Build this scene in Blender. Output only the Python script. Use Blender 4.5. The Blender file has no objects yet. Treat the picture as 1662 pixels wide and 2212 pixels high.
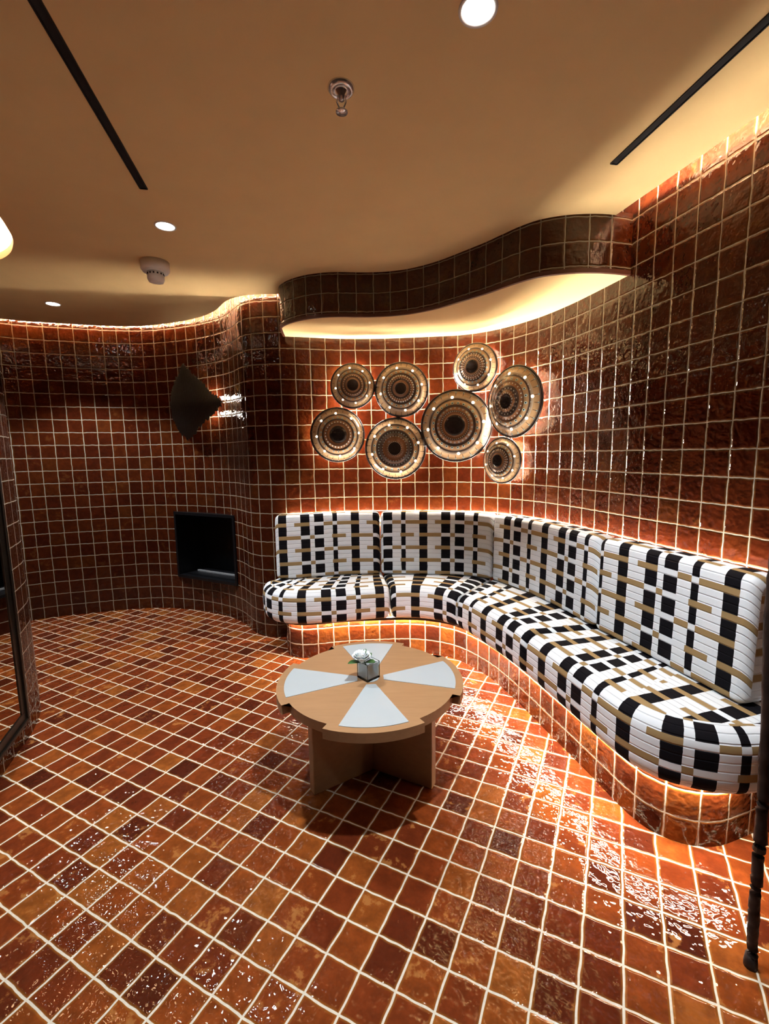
import bpy, bmesh, math, random
from mathutils import Vector, Matrix

random.seed(7)
C = bpy.context.scene.collection
S = 0.1                      # plan lengths below are in decimetres (one tile); S turns them into metres
PI = math.pi

# ------------------------------------------------------------------ camera
cam_d = bpy.data.cameras.new('camera'); cam = bpy.data.objects.new('camera', cam_d); C.objects.link(cam)
cam_d.sensor_fit = 'VERTICAL'; cam_d.sensor_height = 24.0; cam_d.sensor_width = 18.03
cam_d.lens = 995.46 / 2212 * 24.0
cam_d.shift_x = -14.58 / 2212; cam_d.shift_y = 3.91 / 2212
cam_d.clip_start = 0.02
cam.matrix_world = Matrix.Translation((0, 0, 1.2998)) @ Matrix.Rotation(math.radians(82.5993), 4, 'X') @ Matrix.Rotation(math.radians(-0.75402), 4, 'Z')
bpy.context.scene.camera = cam

# ------------------------------------------------------------------ light levels, exposure
vs = bpy.context.scene.view_settings
vs.view_transform = 'Standard'; vs.look = 'None'; vs.gamma = 1.0; vs.use_curve_mapping = False
vs.exposure = 0.3
SPOT_W = 130.0         # each ceiling downlight
DISC_E = 25.0
COVE_E = 620.0         # led strips in the ceiling cove
BACK_E = 560.0         # led strip behind the backrests
SEAT_E = 300.0         # led strip under the seats
BOWL_E = 430.0         # led ring behind each wall bowl
WARM = (1.0, 0.88, 0.72)
NEUTRAL = (0.93, 1.0, 1.06)
world = bpy.data.worlds.new('world'); bpy.context.scene.world = world; world.use_nodes = True
wb = world.node_tree.nodes['Background']; wb.inputs[0].default_value = (0.9, 0.75, 0.6, 1); wb.inputs[1].default_value = 0.0
ZC = 23.2             # ceiling height (dm)
DOWNLIGHTS = [(2.17, 12.1), (-9.9, 22.02), (-22.33, 32.23), (-9.0, 6.0)]
DIM = [1.0, 0.62, 0.9, 0.10]   # the last lamp is out of view, added for its light, turned down
bpy.context.scene.cycles.max_bounces = 5; bpy.context.scene.cycles.diffuse_bounces = 2; bpy.context.scene.cycles.glossy_bounces = 3; bpy.context.scene.cycles.transmission_bounces = 6; bpy.context.scene.cycles.adaptive_threshold = 0.05

# ------------------------------------------------------------------ helpers
def obj(name, me_or_bm, mat=None, parent=None, smooth=False):
    if isinstance(me_or_bm, bmesh.types.BMesh):
        me = bpy.data.meshes.new(name); me_or_bm.to_mesh(me); me_or_bm.free()
    else:
        me = me_or_bm
    o = bpy.data.objects.new(name, me); C.objects.link(o)
    if mat and not me.materials: me.materials.append(mat)
    if smooth:
        for p in me.polygons: p.use_smooth = True
    if parent: o.parent = parent
    return o
def tag(o, label, cat, group=None):
    o['label'] = label; o['category'] = cat
    if group: o['group'] = group
    return o
def thing(name, label, cat, loc=(0, 0, 0), rotz=0, group=None):
    o = bpy.data.objects.new(name, None); C.objects.link(o)
    o.location = loc; o.rotation_euler = (0, 0, rotz); o.empty_display_size = 0.05
    return tag(o, label, cat, group)
def struct(o):
    o['kind'] = 'structure'; return o
def add_box(bm, x0, x1, y0, y1, z0, z1, M=None, bevel=0.0):
    r = bmesh.ops.create_cube(bm, size=1.0)
    vs_ = r['verts']
    for v in vs_:
        v.co = Vector(((x0 + x1) / 2 + v.co.x * (x1 - x0), (y0 + y1) / 2 + v.co.y * (y1 - y0), (z0 + z1) / 2 + v.co.z * (z1 - z0)))
    if bevel:
        es = list({e for v in vs_ for e in v.link_edges})
        rb = bmesh.ops.bevel(bm, geom=es, offset=bevel, segments=2, affect='EDGES', profile=0.5)
        vs_ = list({v for f in rb['faces'] for v in f.verts} | {v for v in vs_ if v.is_valid})
    if M:
        for v in vs_: v.co = M @ v.co
def add_lathe(bm, prof, n=32, M=None, closed=False):
    rings = []
    for r, z in prof:
        if r < 1e-6:
            rings.append([bm.verts.new((0, 0, z))])
        else:
            rings.append([bm.verts.new((r * math.cos(2 * PI * k / n), r * math.sin(2 * PI * k / n), z)) for k in range(n)])
    prs = list(zip(rings, rings[1:]))
    if closed: prs.append((rings[-1], rings[0]))
    for a, b in prs:
        for k in range(n):
            k2 = (k + 1) % n
            if len(a) == 1 and len(b) == 1: continue
            if len(a) == 1: bm.faces.new((a[0], b[k2], b[k]))
            elif len(b) == 1: bm.faces.new((a[k], a[k2], b[0]))
            else: bm.faces.new((a[k], a[k2], b[k2], b[k]))
    if M:
        for rg in rings:
            for v in rg: v.co = M @ v.co
    return rings
def add_tube(bm, pts, rad, n=8, cap=True):
    pts = [Vector(p) for p in pts]
    if not hasattr(rad, '__len__'): rad = [rad] * len(pts)
    rings = []; up = Vector((0.013, 0.021, 1)).normalized()
    for i, p in enumerate(pts):
        t = (pts[min(i + 1, len(pts) - 1)] - pts[max(i - 1, 0)]).normalized()
        a = t.cross(up)
        if a.length < 0.05: a = t.cross(Vector((1, 0, 0)))
        a.normalize(); b = t.cross(a)
        rings.append([bm.verts.new(p + (a * math.cos(2 * PI * k / n) + b * math.sin(2 * PI * k / n)) * rad[i]) for k in range(n)])
    for a, b in zip(rings, rings[1:]):
        for k in range(n): bm.faces.new((a[k], a[(k + 1) % n], b[(k + 1) % n], b[k]))
    if cap:
        bm.faces.new(rings[0]); bm.faces.new(rings[-1][::-1])
def fix(bm):
    bmesh.ops.recalc_face_normals(bm, faces=bm.faces); return bm

# ------------------------------------------------------------------ materials
class NT:
    def __init__(s, name):
        s.m = bpy.data.materials.new(name); s.m.use_nodes = True
        s.t = s.m.node_tree; s.bsdf = s.t.nodes['Principled BSDF']
    def n(s, typ, **kw):
        x = s.t.nodes.new(typ)
        for k, v in kw.items(): setattr(x, k, v)
        return x
    def link(s, a, b): s.t.links.new(a, b)
    def put(s, sock, v):
        if isinstance(v, (int, float)): sock.default_value = v
        elif isinstance(v, tuple): sock.default_value = v if len(v) == len(sock.default_value) else (*v, 1)
        else: s.link(v, sock)
    def math(s, op, a, b=0.0, c=0.0, clamp=False):
        x = s.n('ShaderNodeMath', operation=op); x.use_clamp = clamp
        for i, v in enumerate((a, b, c)): s.put(x.inputs[i], v)
        return x.outputs[0]
    def mix(s, f, a, b):
        x = s.n('ShaderNodeMix', data_type='RGBA')
        s.put(x.inputs[0], f); s.put(x.inputs[6], a); s.put(x.inputs[7], b)
        return x.outputs[2]
    def smooth(s, v, lo, hi):
        x = s.n('ShaderNodeMapRange', interpolation_type='SMOOTHSTEP')
        s.put(x.inputs[0], v); x.inputs[1].default_value = lo; x.inputs[2].default_value = hi
        return x.outputs[0]
    def ramp(s, v, stops, interp='CONSTANT'):
        x = s.n('ShaderNodeValToRGB'); r = x.color_ramp; r.interpolation = interp
        while len(r.elements) < len(stops): r.elements.new(0.5)
        for e, (p, c) in zip(r.elements, stops):
            e.position = p; e.color = (*c, 1) if isinstance(c, tuple) else (c, c, c, 1)
        s.put(x.inputs[0], v); return x.outputs[0]
    def noise(s, vec, scale, detail=3.0, rough=0.5):
        x = s.n('ShaderNodeTexNoise'); x.inputs['Scale'].default_value = scale; x.inputs['Detail'].default_value = detail
        x.inputs['Roughness'].default_value = rough
        if vec is not None: s.link(vec, x.inputs['Vector'])
        return x.outputs[0]
    def bump(s, h, dist, strength=1.0):
        x = s.n('ShaderNodeBump'); x.inputs['Strength'].default_value = strength; x.inputs['Distance'].default_value = dist
        s.put(x.inputs['Height'], h); s.link(x.outputs[0], s.bsdf.inputs['Normal'])
    def set(s, **kw):
        for k, v in kw.items(): s.put(s.bsdf.inputs[k.replace('_', ' ')], v)
        return s
    def uv(s):
        x = s.n('ShaderNodeUVMap'); y = s.n('ShaderNodeSeparateXYZ'); s.link(x.outputs[0], y.inputs[0])
        return x.outputs[0], y.outputs[0], y.outputs[1]

def plain(name, col, rough=0.5, metal=0.0, noise=0.0, scale=20.0, bump=0.0, **kw):
    t = NT(name)
    tc = t.n('ShaderNodeTexCoord')
    nz = t.noise(tc.outputs['Object'], scale, 4.0)
    if noise:
        lo = tuple(c * (1 - noise) for c in col); hi = tuple(min(1, c * (1 + noise)) for c in col)
        t.set(Base_Color=t.mix(nz, (*lo, 1), (*hi, 1)))
    else:
        t.set(Base_Color=(*col, 1))
    t.set(Roughness=rough, Metallic=metal)
    if bump: t.bump(nz, bump)
    t.set(**kw)
    return t.m
def emit(name, col, e):
    t = NT(name); t.set(Base_Color=(*col, 1)); t.bsdf.inputs['Emission Color'].default_value = (*col, 1)
    t.bsdf.inputs['Emission Strength'].default_value = e
    return t.m

def tile_material(name, tint=1.0, seed=0.0, half=0.027, vary=1.0, gk=1.0, relief=0.0045):
    """hand made glazed tiles, one per UV unit, with cream grout"""
    t = NT(name); uv, u, v = t.uv()
    wob = t.noise(uv, 2.3, 0.0)
    u2 = t.math('ADD', u, t.math('MULTIPLY', t.math('SUBTRACT', wob, 0.5), 0.05))
    wob2 = t.noise(uv, 3.1, 0.0)
    v2 = t.math('ADD', v, t.math('MULTIPLY', t.math('SUBTRACT', wob2, 0.5), 0.05))
    fu = t.math('FRACT', u2); fv = t.math('FRACT', v2)
    eu = t.math('MINIMUM', fu, t.math('SUBTRACT', 1.0, fu)); ev = t.math('MINIMUM', fv, t.math('SUBTRACT', 1.0, fv))
    e = t.math('MINIMUM', eu, ev)
    grout = t.math('SUBTRACT', 1.0, t.smooth(e, half * 0.75, half * 1.25))
    cell = t.n('ShaderNodeCombineXYZ'); t.link(t.math('FLOOR', u2), cell.inputs[0]); t.link(t.math('FLOOR', v2), cell.inputs[1]); cell.inputs[2].default_value = seed
    wn = t.n('ShaderNodeTexWhiteNoise', noise_dimensions='3D'); t.link(cell.outputs[0], wn.inputs['Vector'])
    rs = t.n('ShaderNodeSeparateColor'); t.link(wn.outputs['Color'], rs.inputs[0])
    r1, r2, r3 = rs.outputs
    k = tint
    c0 = t.ramp(r1, [(0.0, (0.075 * k, 0.014 * k, 0.006 * k)), (0.18, (0.16 * k, 0.028 * k, 0.009 * k)), (0.5, (0.235 * k, 0.045 * k, 0.011 * k)), (0.8, (0.28 * k, 0.062 * k, 0.012 * k)), (1.0, (0.34 * k, 0.10 * k, 0.018 * k))], 'LINEAR')
    if vary < 1.0: c0 = t.mix(vary, (0.225 * k, 0.036 * k, 0.012 * k, 1), c0)
    off = t.n('ShaderNodeVectorMath', operation='ADD'); t.link(uv, off.inputs[0])
    sc = t.n('ShaderNodeVectorMath', operation='SCALE'); t.link(wn.outputs['Color'], sc.inputs[0]); sc.inputs[3].default_value = 17.0
    t.link(sc.outputs[0], off.inputs[1])
    mot = t.noise(off.outputs[0], 2.2, 4.0, 0.62)
    c1 = t.mix(t.smooth(mot, 0.32, 0.72), t.mix(0.45, c0, (0.05 * k, 0.010 * k, 0.004 * k, 1)), c0)
    patch = t.math('MULTIPLY', t.smooth(mot, 0.56, 0.66), t.math('GREATER_THAN', r3, 0.72))
    c2 = t.mix(t.math('MULTIPLY', patch, 0.7 * vary), c1, (0.42 * k, 0.17 * k, 0.045 * k, 1))
    edge = t.math('SUBTRACT', 1.0, t.smooth(e, half, half + 0.07))
    c3 = t.mix(t.math('MULTIPLY', edge, 0.5), c2, (0.42 * k, 0.16 * k, 0.025 * k, 1))
    gn = t.noise(uv, 9.0, 1.0)
    gcol = t.mix(gn, (0.62 * gk, 0.54 * gk, 0.41 * gk, 1), (0.84 * gk, 0.77 * gk, 0.63 * gk, 1))
    col = t.mix(grout, c3, gcol)
    rough = t.math('ADD', t.math('MULTIPLY', grout, 0.6), t.math('ADD', 0.025, t.math('MULTIPLY', r2, 0.035)))
    t.set(Base_Color=col, Roughness=rough, IOR=1.43, Specular_IOR_Level=t.math('MULTIPLY', 0.5, t.math('SUBTRACT', 1.0, t.math('MULTIPLY', grout, 0.8))))
    # relief: pillowed edge, slight tilt of each tile, hand-made waviness of the glaze
    tilt = t.math('ADD', t.math('MULTIPLY', t.math('SUBTRACT', r1, 0.5), fu), t.math('MULTIPLY', t.math('SUBTRACT', r2, 0.5), fv))
    wave = t.noise(off.outputs[0], 2.2, 1.0, 0.5); fine = t.noise(off.outputs[0], 5.5, 1.0, 0.5)
    h = t.math('ADD', t.math('MULTIPLY', tilt, 0.9), t.math('MULTIPLY', wave, 1.0))
    h = t.math('ADD', h, t.math('MULTIPLY', fine, 0.6))
    h = t.math('ADD', h, t.math('MULTIPLY', t.smooth(e, half * 0.6, half + 0.055), 0.38))
    t.bump(h, relief)
    return t.m

def fabric_material():
    """white ribbed weave, black column blocks and tan bars; UV in decimetres"""
    t = NT('woven_fabric'); uv, u, v = t.uv()
    PU, PV, GAP = 4.9, 0.88, 0.29
    wv = t.noise(uv, 3.0, 3.0)
    u = t.math('ADD', u, t.math('MULTIPLY', t.math('SUBTRACT', wv, 0.5), 0.05))
    fu = t.math('FRACT', t.math('DIVIDE', u, PU))
    row = t.math('DIVIDE', v, PV); fr = t.math('FRACT', row)
    gap = t.math('LESS_THAN', fr, GAP)
    odd = t.math('GREATER_THAN', t.math('FRACT', t.math('DIVIDE', row, 2.0)), 0.5)
    q = lambda *xs: [(x / 475.0) for x in xs]
    def mask(spans):
        st = [(0.0, 0.0)] if spans[0][0] > 0 else []
        for a, b in spans:
            st.append((a / 475.0, 1.0))
            if b < 475: st.append((b / 475.0, 0.0))
        return t.ramp(fu, st)
    black = mask([(0, 60), (120, 150), (240, 295), (385, 445)])
    tanA = mask([(115, 205), (240, 385), (445, 475)])
    tanB = mask([(60, 120), (150, 295), (345, 445)])
    fx = t.n('ShaderNodeMix', data_type='FLOAT'); t.link(odd, fx.inputs[0]); t.link(tanA, fx.inputs[2]); t.link(tanB, fx.inputs[3])
    tan = t.math('MULTIPLY', fx.outputs[0], gap)
    blk = t.math('MULTIPLY', black, t.math('SUBTRACT', 1.0, gap))
    rib = t.math('FRACT', t.math('DIVIDE', v, PV / 3.0))
    groove = t.math('SUBTRACT', 1.0, t.smooth(t.math('MINIMUM', rib, t.math('SUBTRACT', 1.0, rib)), 0.02, 0.13))
    fine = t.noise(uv, 60.0, 2.0)
    white = t.mix(t.math('MULTIPLY', groove, 0.28), (0.87, 0.89, 0.91, 1), (0.45, 0.46, 0.48, 1))
    col = t.mix(blk, white, (0.006, 0.005, 0.007, 1))
    col = t.mix(tan, col, (0.36, 0.235, 0.105, 1))
    t.set(Base_Color=col, Roughness=0.85)
    t.set(Specular_IOR_Level=0.12)
    h = t.math('ADD', t.math('MULTIPLY', groove, -0.6), t.math('MULTIPLY', fine, 0.12))
    t.bump(h, 0.003)
    return t.m

def wood_material():
    t = NT('oak_veneer'); tc = t.n('ShaderNodeTexCoord')
    mp = t.n('ShaderNodeMapping'); mp.inputs['Scale'].default_value = (3.0, 28.0, 28.0); mp.inputs['Rotation'].default_value = (0, 0, 0.35)
    t.link(tc.outputs['Object'], mp.inputs[0])
    g = t.noise(mp.outputs[0], 2.0, 6.0, 0.6); g2 = t.noise(mp.outputs[0], 9.0, 3.0)
    c = t.mix(g, (0.30, 0.155, 0.068, 1), (0.46, 0.265, 0.125, 1))
    t.set(Base_Color=t.mix(t.math('MULTIPLY', g2, 0.3), c, (0.26, 0.13, 0.055, 1)), Roughness=0.42)
    t.bump(g2, 0.0003)
    return t.m

def bowl_material(i, bands, rings, R):
    """painted glaze in concentric bands with rings of dots; UV = (angle 0..1, radius / R)"""
    t = NT('painted_glaze_%s' % 'abcdefgh'[i]); uv, a, r = t.uv()
    col = t.ramp(r, bands)
    nz = t.noise(uv, 14.0, 3.0)
    col = t.mix(t.math('MULTIPLY', nz, 0.2), col, (0.14, 0.10, 0.08, 1))
    for (r0, n, rad, c, inner) in rings:
        du = t.math('MULTIPLY', t.math('SUBTRACT', t.math('FRACT', t.math('MULTIPLY', a, float(n))), 0.5), 2 * PI * r0 / n)
        dv = t.math('SUBTRACT', r, r0)
        d = t.math('SQRT', t.math('ADD', t.math('MULTIPLY', du, du), t.math('MULTIPLY', dv, dv)))
        col = t.mix(t.math('LESS_THAN', d, rad), col, (*c, 1))
        if inner: col = t.mix(t.math('LESS_THAN', d, rad * 0.5), col, (*inner, 1))
    # short radial ticks near the rim
    du = t.math('ABSOLUTE', t.math('SUBTRACT', t.math('FRACT', t.math('MULTIPLY', a, 26.0)), 0.5))
    tk = t.math('MULTIPLY', t.math('LESS_THAN', du, 0.035), t.math('MULTIPLY', t.math('GREATER_THAN', r, 0.82), t.math('LESS_THAN', r, 0.92)))
    col = t.mix(tk, col, (0.05, 0.03, 0.025, 1))
    t.set(Base_Color=col, Roughness=0.16, IOR=1.5, Coat_Weight=0.5, Coat_Roughness=0.04)
    t.bump(t.noise(uv, 30.0), 0.0004)
    return t.m

M = {}
M['wall'] = tile_material('glazed_wall_tile', 0.26, 1.0, 0.020, 0.45, 0.47, 0.0034)
M['floor'] = tile_material('glazed_floor_tile', 0.92, 5.0, 0.027)
M['bench'] = tile_material('glazed_bench_tile', 0.8, 9.0, 0.025)
M['plaster'] = plain('clay_plaster', (0.86, 0.62, 0.30), 0.85, noise=0.06, scale=6.0, bump=0.0015)
M['cove'] = plain('cove_paint', (0.72, 0.52, 0.36), 0.8, noise=0.04)
M['fabric'] = fabric_material()
M['wood'] = wood_material()
M['white_lam'] = plain('white_laminate', (0.43, 0.47, 0.48), 0.22, noise=0.03, scale=14.0)
M['black_metal'] = plain('black_metal', (0.012, 0.012, 0.014), 0.38, 0.6, noise=0.2)
M['slot'] = plain('black_slot', (0.002, 0.0015, 0.003), 0.8, noise=0.2)
M['bronze'] = plain('dark_bronze', (0.055, 0.042, 0.030), 0.35, 0.85, noise=0.25, scale=40.0)
M['gold'] = plain('gold_plate', (0.62, 0.40, 0.12), 0.3, 1.0, noise=0.15)
M['fringe'] = plain('dark_fringe', (0.035, 0.030, 0.025), 0.5, 0.2, noise=0.35, scale=60.0)
M['chrome'] = plain('chrome', (0.92, 0.92, 0.93), 0.16, 0.75, noise=0.03)
M['white_plastic'] = plain('white_plastic', (0.88, 0.86, 0.82), 0.45, noise=0.03)
M['trim'] = plain('brown_trim', (0.09, 0.026, 0.014), 0.45, noise=0.2)
M['iron'] = plain('rough_iron', (0.030, 0.018, 0.014), 0.55, 0.5, noise=0.5, scale=30.0, bump=0.004)
M['mirror'] = plain('mirror_glass', (0.70, 0.66, 0.62), 0.015, 1.0, noise=0.02)
M['glass'] = plain('vase_glass', (0.97, 0.99, 0.98), 0.02, noise=0.01, Transmission_Weight=1.0, IOR=1.45)
M['liner'] = plain('vase_liner', (0.74, 0.77, 0.79), 0.4, noise=0.12, scale=30.0)
M['petal'] = plain('white_petal', (0.80, 0.83, 0.82), 0.6, noise=0.04, Subsurface_Weight=0.15)
M['leaf'] = plain('green_leaf', (0.03, 0.11, 0.025), 0.4, noise=0.4, scale=50.0)
M['rim'] = plain('dark_rim', (0.022, 0.014, 0.012), 0.25, noise=0.3)
M['cove_led'] = emit('cove_led_light', WARM, COVE_E)
M['back_led'] = emit('back_led_light', WARM, BACK_E)
M['seat_led'] = emit('seat_led_light', WARM, SEAT_E)
M['bowl_led'] = emit('bowl_led_light', WARM, BOWL_E)
M['hole'] = emit('lit_hole_light', (1.0, 0.80, 0.56), 5.0)  # glow that stands for led light coming through the bowl holes
M['disc'] = emit('downlight_light', (1.0, 0.95, 0.88), DISC_E)
M['bulb'] = emit('bulb_light', (1.0, 0.93, 0.85), 120.0)

# ------------------------------------------------------------------ plan curves (decimetres)
def catmull(kn, n=6):
    out = []
    for i in range(len(kn) - 1):
        p0, p1, p2, p3 = kn[max(i - 1, 0)], kn[i], kn[i + 1], kn[min(i + 2, len(kn) - 1)]
        for k in range(n):
            t = k / n
            out.append(tuple([p1[0] + (p2[0] - p1[0]) * t] + [0.5 * ((2 * p1[j]) + (-p0[j] + p2[j]) * t + (2 * p0[j] - 5 * p1[j] + 4 * p2[j] - p3[j]) * t * t + (-p0[j] + 3 * p1[j] - 3 * p2[j] + p3[j]) * t ** 3) for j in (1, 2)]))
    out.append(tuple(kn[-1])); return out
def number(pts, start=0.0, per=1.0):
    """(x, y) points -> (u, x, y) knots with u the arc length in tiles"""
    out = [(start, *pts[0])]
    for a, b in zip(pts, pts[1:]): out.append((out[-1][0] + math.dist(a, b) / per, *b))
    return out
class Curve:
    def __init__(s, kn, n=6):
        s.p = catmull(kn, n) if n > 1 else list(kn)
        s.nrm = []
        for i in range(len(s.p)):
            a, b = s.p[max(i - 1, 0)], s.p[min(i + 1, len(s.p) - 1)]
            dx, dy = b[1] - a[1], b[2] - a[2]; l = math.hypot(dx, dy); s.nrm.append((dy / l, -dx / l))
    def at(s, u, off=0.0):
        P = s.p
        if u <= P[0][0]: i, t = 0, 0.0
        elif u >= P[-1][0]: i, t = len(P) - 2, 1.0
        else:
            i = 0
            while P[i + 1][0] < u: i += 1
            t = (u - P[i][0]) / (P[i + 1][0] - P[i][0])
        a, b, na, nb = P[i], P[i + 1], s.nrm[i], s.nrm[i + 1]
        return (a[1] + (b[1] - a[1]) * t + off * (na[0] + (nb[0] - na[0]) * t), a[2] + (b[2] - a[2]) * t + off * (na[1] + (nb[1] - na[1]) * t))
    def normal(s, u):
        a, b = s.at(u), s.at(u, 1.0); return (b[0] - a[0], b[1] - a[1])
    def us(s, u0, u1, extra=()):
        r = sorted({round(u0, 4), round(u1, 4)} | {round(q[0], 4) for q in s.p if u0 < q[0] < u1} | {round(x, 4) for x in extra})
        return r

_left = [(-29.22, 35.94), (-28.5, 36.4), (-27.7, 36.83), (-26.73, 37.16), (-25.77, 37.47), (-24.81, 37.77), (-23.82, 38.07), (-22.85, 38.34), (-21.88, 38.54), (-20.9, 38.67), (-19.92, 38.69), (-18.94, 38.58), (-17.93, 38.33), (-16.92, 38.02), (-15.93, 37.66), (-15.0, 37.26), (-14.08, 36.74), (-13.2, 36.17)]
_pre = [(-44.0, 24.0), (-40.0, 27.6), (-36.0, 31.0), (-32.0, 34.0)]
KN = [(-5.0 - math.dist(q, _left[0]), *q) for q in _pre] + [(i - 5.0, x, y) for i, (x, y) in enumerate(_left)]
_bul = [(-13.2, 36.17), (-12.42, 35.55), (-11.6, 34.72), (-10.9, 33.8), (-10.3, 32.95), (-9.72, 32.38), (-9.05, 32.02), (-8.3, 31.86)]
KN += number(_bul, 12.0, 6.7003 / 7)[1:]
_rest = [(-7.29, 31.83), (-6.31, 31.98), (-5.33, 32.23), (-4.34, 32.48), (-3.33, 32.66), (-2.32, 32.76), (-1.3, 32.79), (-0.28, 32.77), (.72, 32.69), (1.71, 32.57), (2.69, 32.45), (3.66, 32.33), (4.62, 32.16), (5.54, 31.83), (6.37, 31.3), (7.13, 30.65), (7.78, 29.9), (8.33, 29.11), (8.82, 28.3), (9.25, 27.39), (9.62, 26.42), (9.94, 25.45), (10.2, 24.47), (10.45, 23.48), (10.69, 22.48), (10.92, 21.48), (11.16, 20.5), (11.42, 19.56), (11.67, 18.58), (11.92, 17.6), (12.16, 16.61)]
KN += [(20.0 + i, x, y) for i, (x, y) in enumerate(_rest)]
KN += [(50.0 + k, 12.16 + 0.243 * k, 16.61 - 0.97 * k) for k in range(2, 34, 2)]
WALL = Curve(KN)
ROW0, ROWP = -0.098, 1.0085                 # heights of the grout rows: ROW0 + k * ROWP
vrow = lambda z: (z - ROW0) / ROWP

def wall_strip(bm, cur, us, zs, off=0.0, hole=None, v=vrow, thick=0.0):
    uvl = bm.loops.layers.uv.verify()
    g = []
    for u in us:
        x, y = cur.at(u, off); g.append([bm.verts.new((x * S, y * S, z * S)) for z in zs])
    for i in range(len(us) - 1):
        for j in range(len(zs) - 1):
            if hole and hole(0.5 * (us[i] + us[i + 1]), 0.5 * (zs[j] + zs[j + 1])): continue
            f = bm.faces.new((g[i][j], g[i + 1][j], g[i + 1][j + 1], g[i][j + 1])); f.smooth = True
            for l, (uu, zz) in zip(f.loops, ((us[i], zs[j]), (us[i + 1], zs[j]), (us[i + 1], zs[j + 1]), (us[i], zs[j + 1]))): l[uvl].uv = (uu, v(zz))

ZTOP = 25.6
NICHE = (6.88, 13.32, 3.0, 8.32)
bm = bmesh.new()
wall_strip(bm, WALL, WALL.us(KN[0][0], 20.0, NICHE[:2]), [-0.1, NICHE[2], NICHE[3], ZTOP], hole=lambda u, z: NICHE[0] < u < NICHE[1] and NICHE[2] < z < NICHE[3])
struct(obj('wall_left', bm, M['wall']))
bm = bmesh.new(); wall_strip(bm, WALL, WALL.us(20.0, 40.0), [-0.1, ZTOP]); struct(obj('wall_back', bm, M['wall']))
bm = bmesh.new(); wall_strip(bm, WALL, WALL.us(40.0, KN[-1][0]), [-0.1, ZTOP]); struct(obj('wall_right', bm, M['wall']))

# rounded pier on the left
_pier = [(-44, 24.9), (-34, 25.1), (-26, 25.1), (-23, 25.0), (-21.4, 24.75), (-20.3, 24.3), (-19.5, 23.75), (-18.9, 23.15), (-18.33, 22.45), (-17.85, 21.6), (-17.25, 20.36), (-16.8, 19.03), (-16.27, 17.6), (-15.6, 15.8), (-14.4, 12.6), (-13.2, 9.4), (-12.4, 6.4), (-12.0, 2.0), (-12.0, -6.0), (-12.0, -15.0)]
PIER = Curve(number(_pier, 0.35)[::-1] and number(_pier, 0.35), 6)
# room side of the pier is on the left of travel, so offsets into the room are negative here
bm = bmesh.new(); wall_strip(bm, PIER, PIER.us(PIER.p[0][0], PIER.p[-1][0]), [-0.1, ZTOP]); struct(obj('wall_pier', bm, M['wall']))
# walls that close the room behind the camera and at the far left
_rear = [(20.0, -15.0), (-12.0, -15.0)]
bm = bmesh.new(); REAR = Curve(number(_rear), 1); wall_strip(bm, REAR, [REAR.p[0][0], REAR.p[1][0]], [-0.1, ZTOP]); struct(obj('wall_rear', bm, M['wall']))
_end = [(-44.0, 24.9), (-44.0, 24.0)]
bm = bmesh.new(); END = Curve(number(_end), 1); wall_strip(bm, END, [END.p[0][0], END.p[1][0]], [-0.1, ZTOP]); struct(obj('wall_end', bm, M['wall']))

# floor, tiles laid on the diagonal
YG, GX, GY = math.radians(26.05087536), 4.2746, -11.6446
bm = bmesh.new(); uvl = bm.loops.layers.uv.verify()
NX, NY = 18, 16
g = [[bm.verts.new(((-46 + 68 * i / NX) * S, (-16 + 57 * j / NY) * S, 0)) for j in range(NY + 1)] for i in range(NX + 1)]
for i in range(NX):
    for j in range(NY):
        f = bm.faces.new((g[i][j], g[i + 1][j], g[i + 1][j + 1], g[i][j + 1]))
        for l in f.loops:
            x, y = l.vert.co.x / S, l.vert.co.y / S
            l[uvl].uv = (GX + x * math.cos(YG) - y * math.sin(YG), GY + x * math.sin(YG) + y * math.cos(YG))
struct(obj('floor', bm, M['floor']))

# ------------------------------------------------------------------ bulkhead over the sofa
_fas = [(-7.0, 31.9), (-6.85, 30.6), (-6.7, 29.7), (-6.25, 29.0), (-5.57, 28.38), (-4.76, 27.9), (-3.82, 27.6), (-2.84, 27.52), (-1.83, 27.6), (-0.85, 27.62), (0.11, 27.5), (1.06, 27.22), (1.94, 26.74), (2.73, 26.15), (3.46, 25.44), (4.14, 24.73), (4.81, 24.02), (5.43, 23.24), (6.05, 22.5), (6.8, 21.88), (7.77, 21.55), (8.8, 21.45), (9.8, 21.55), (10.95, 21.85)]
FAS = Curve([(-2.0, *_fas[0]), (-0.8, *_fas[1]), (0.15, *_fas[2])] + [(1.0 + i, x, y) for i, (x, y) in enumerate(_fas[3:])])
fus = FAS.us(-2.0, FAS.p[-1][0])
bm = bmesh.new(); wall_strip(bm, FAS, fus, [20.98, 23.35]); struct(obj('wall_bulkhead', bm, M['wall']))
bm = bmesh.new()
rows = []
for u in fus:
    p = FAS.at(u); i = FAS.at(u, -0.12); o_ = FAS.at(u, 0.03)
    rows.append([bm.verts.new((q[0] * S, q[1] * S, z * S)) for q, z in ((i, 20.98), (o_, 20.98), (o_, 20.80), (i, 20.80))])
for a, b in zip(rows, rows[1:]):
    for k in range(4): bm.faces.new((a[k], a[(k + 1) % 4], b[(k + 1) % 4], b[k]))
struct(obj('trim_1', fix(bm), M['trim']))
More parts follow.
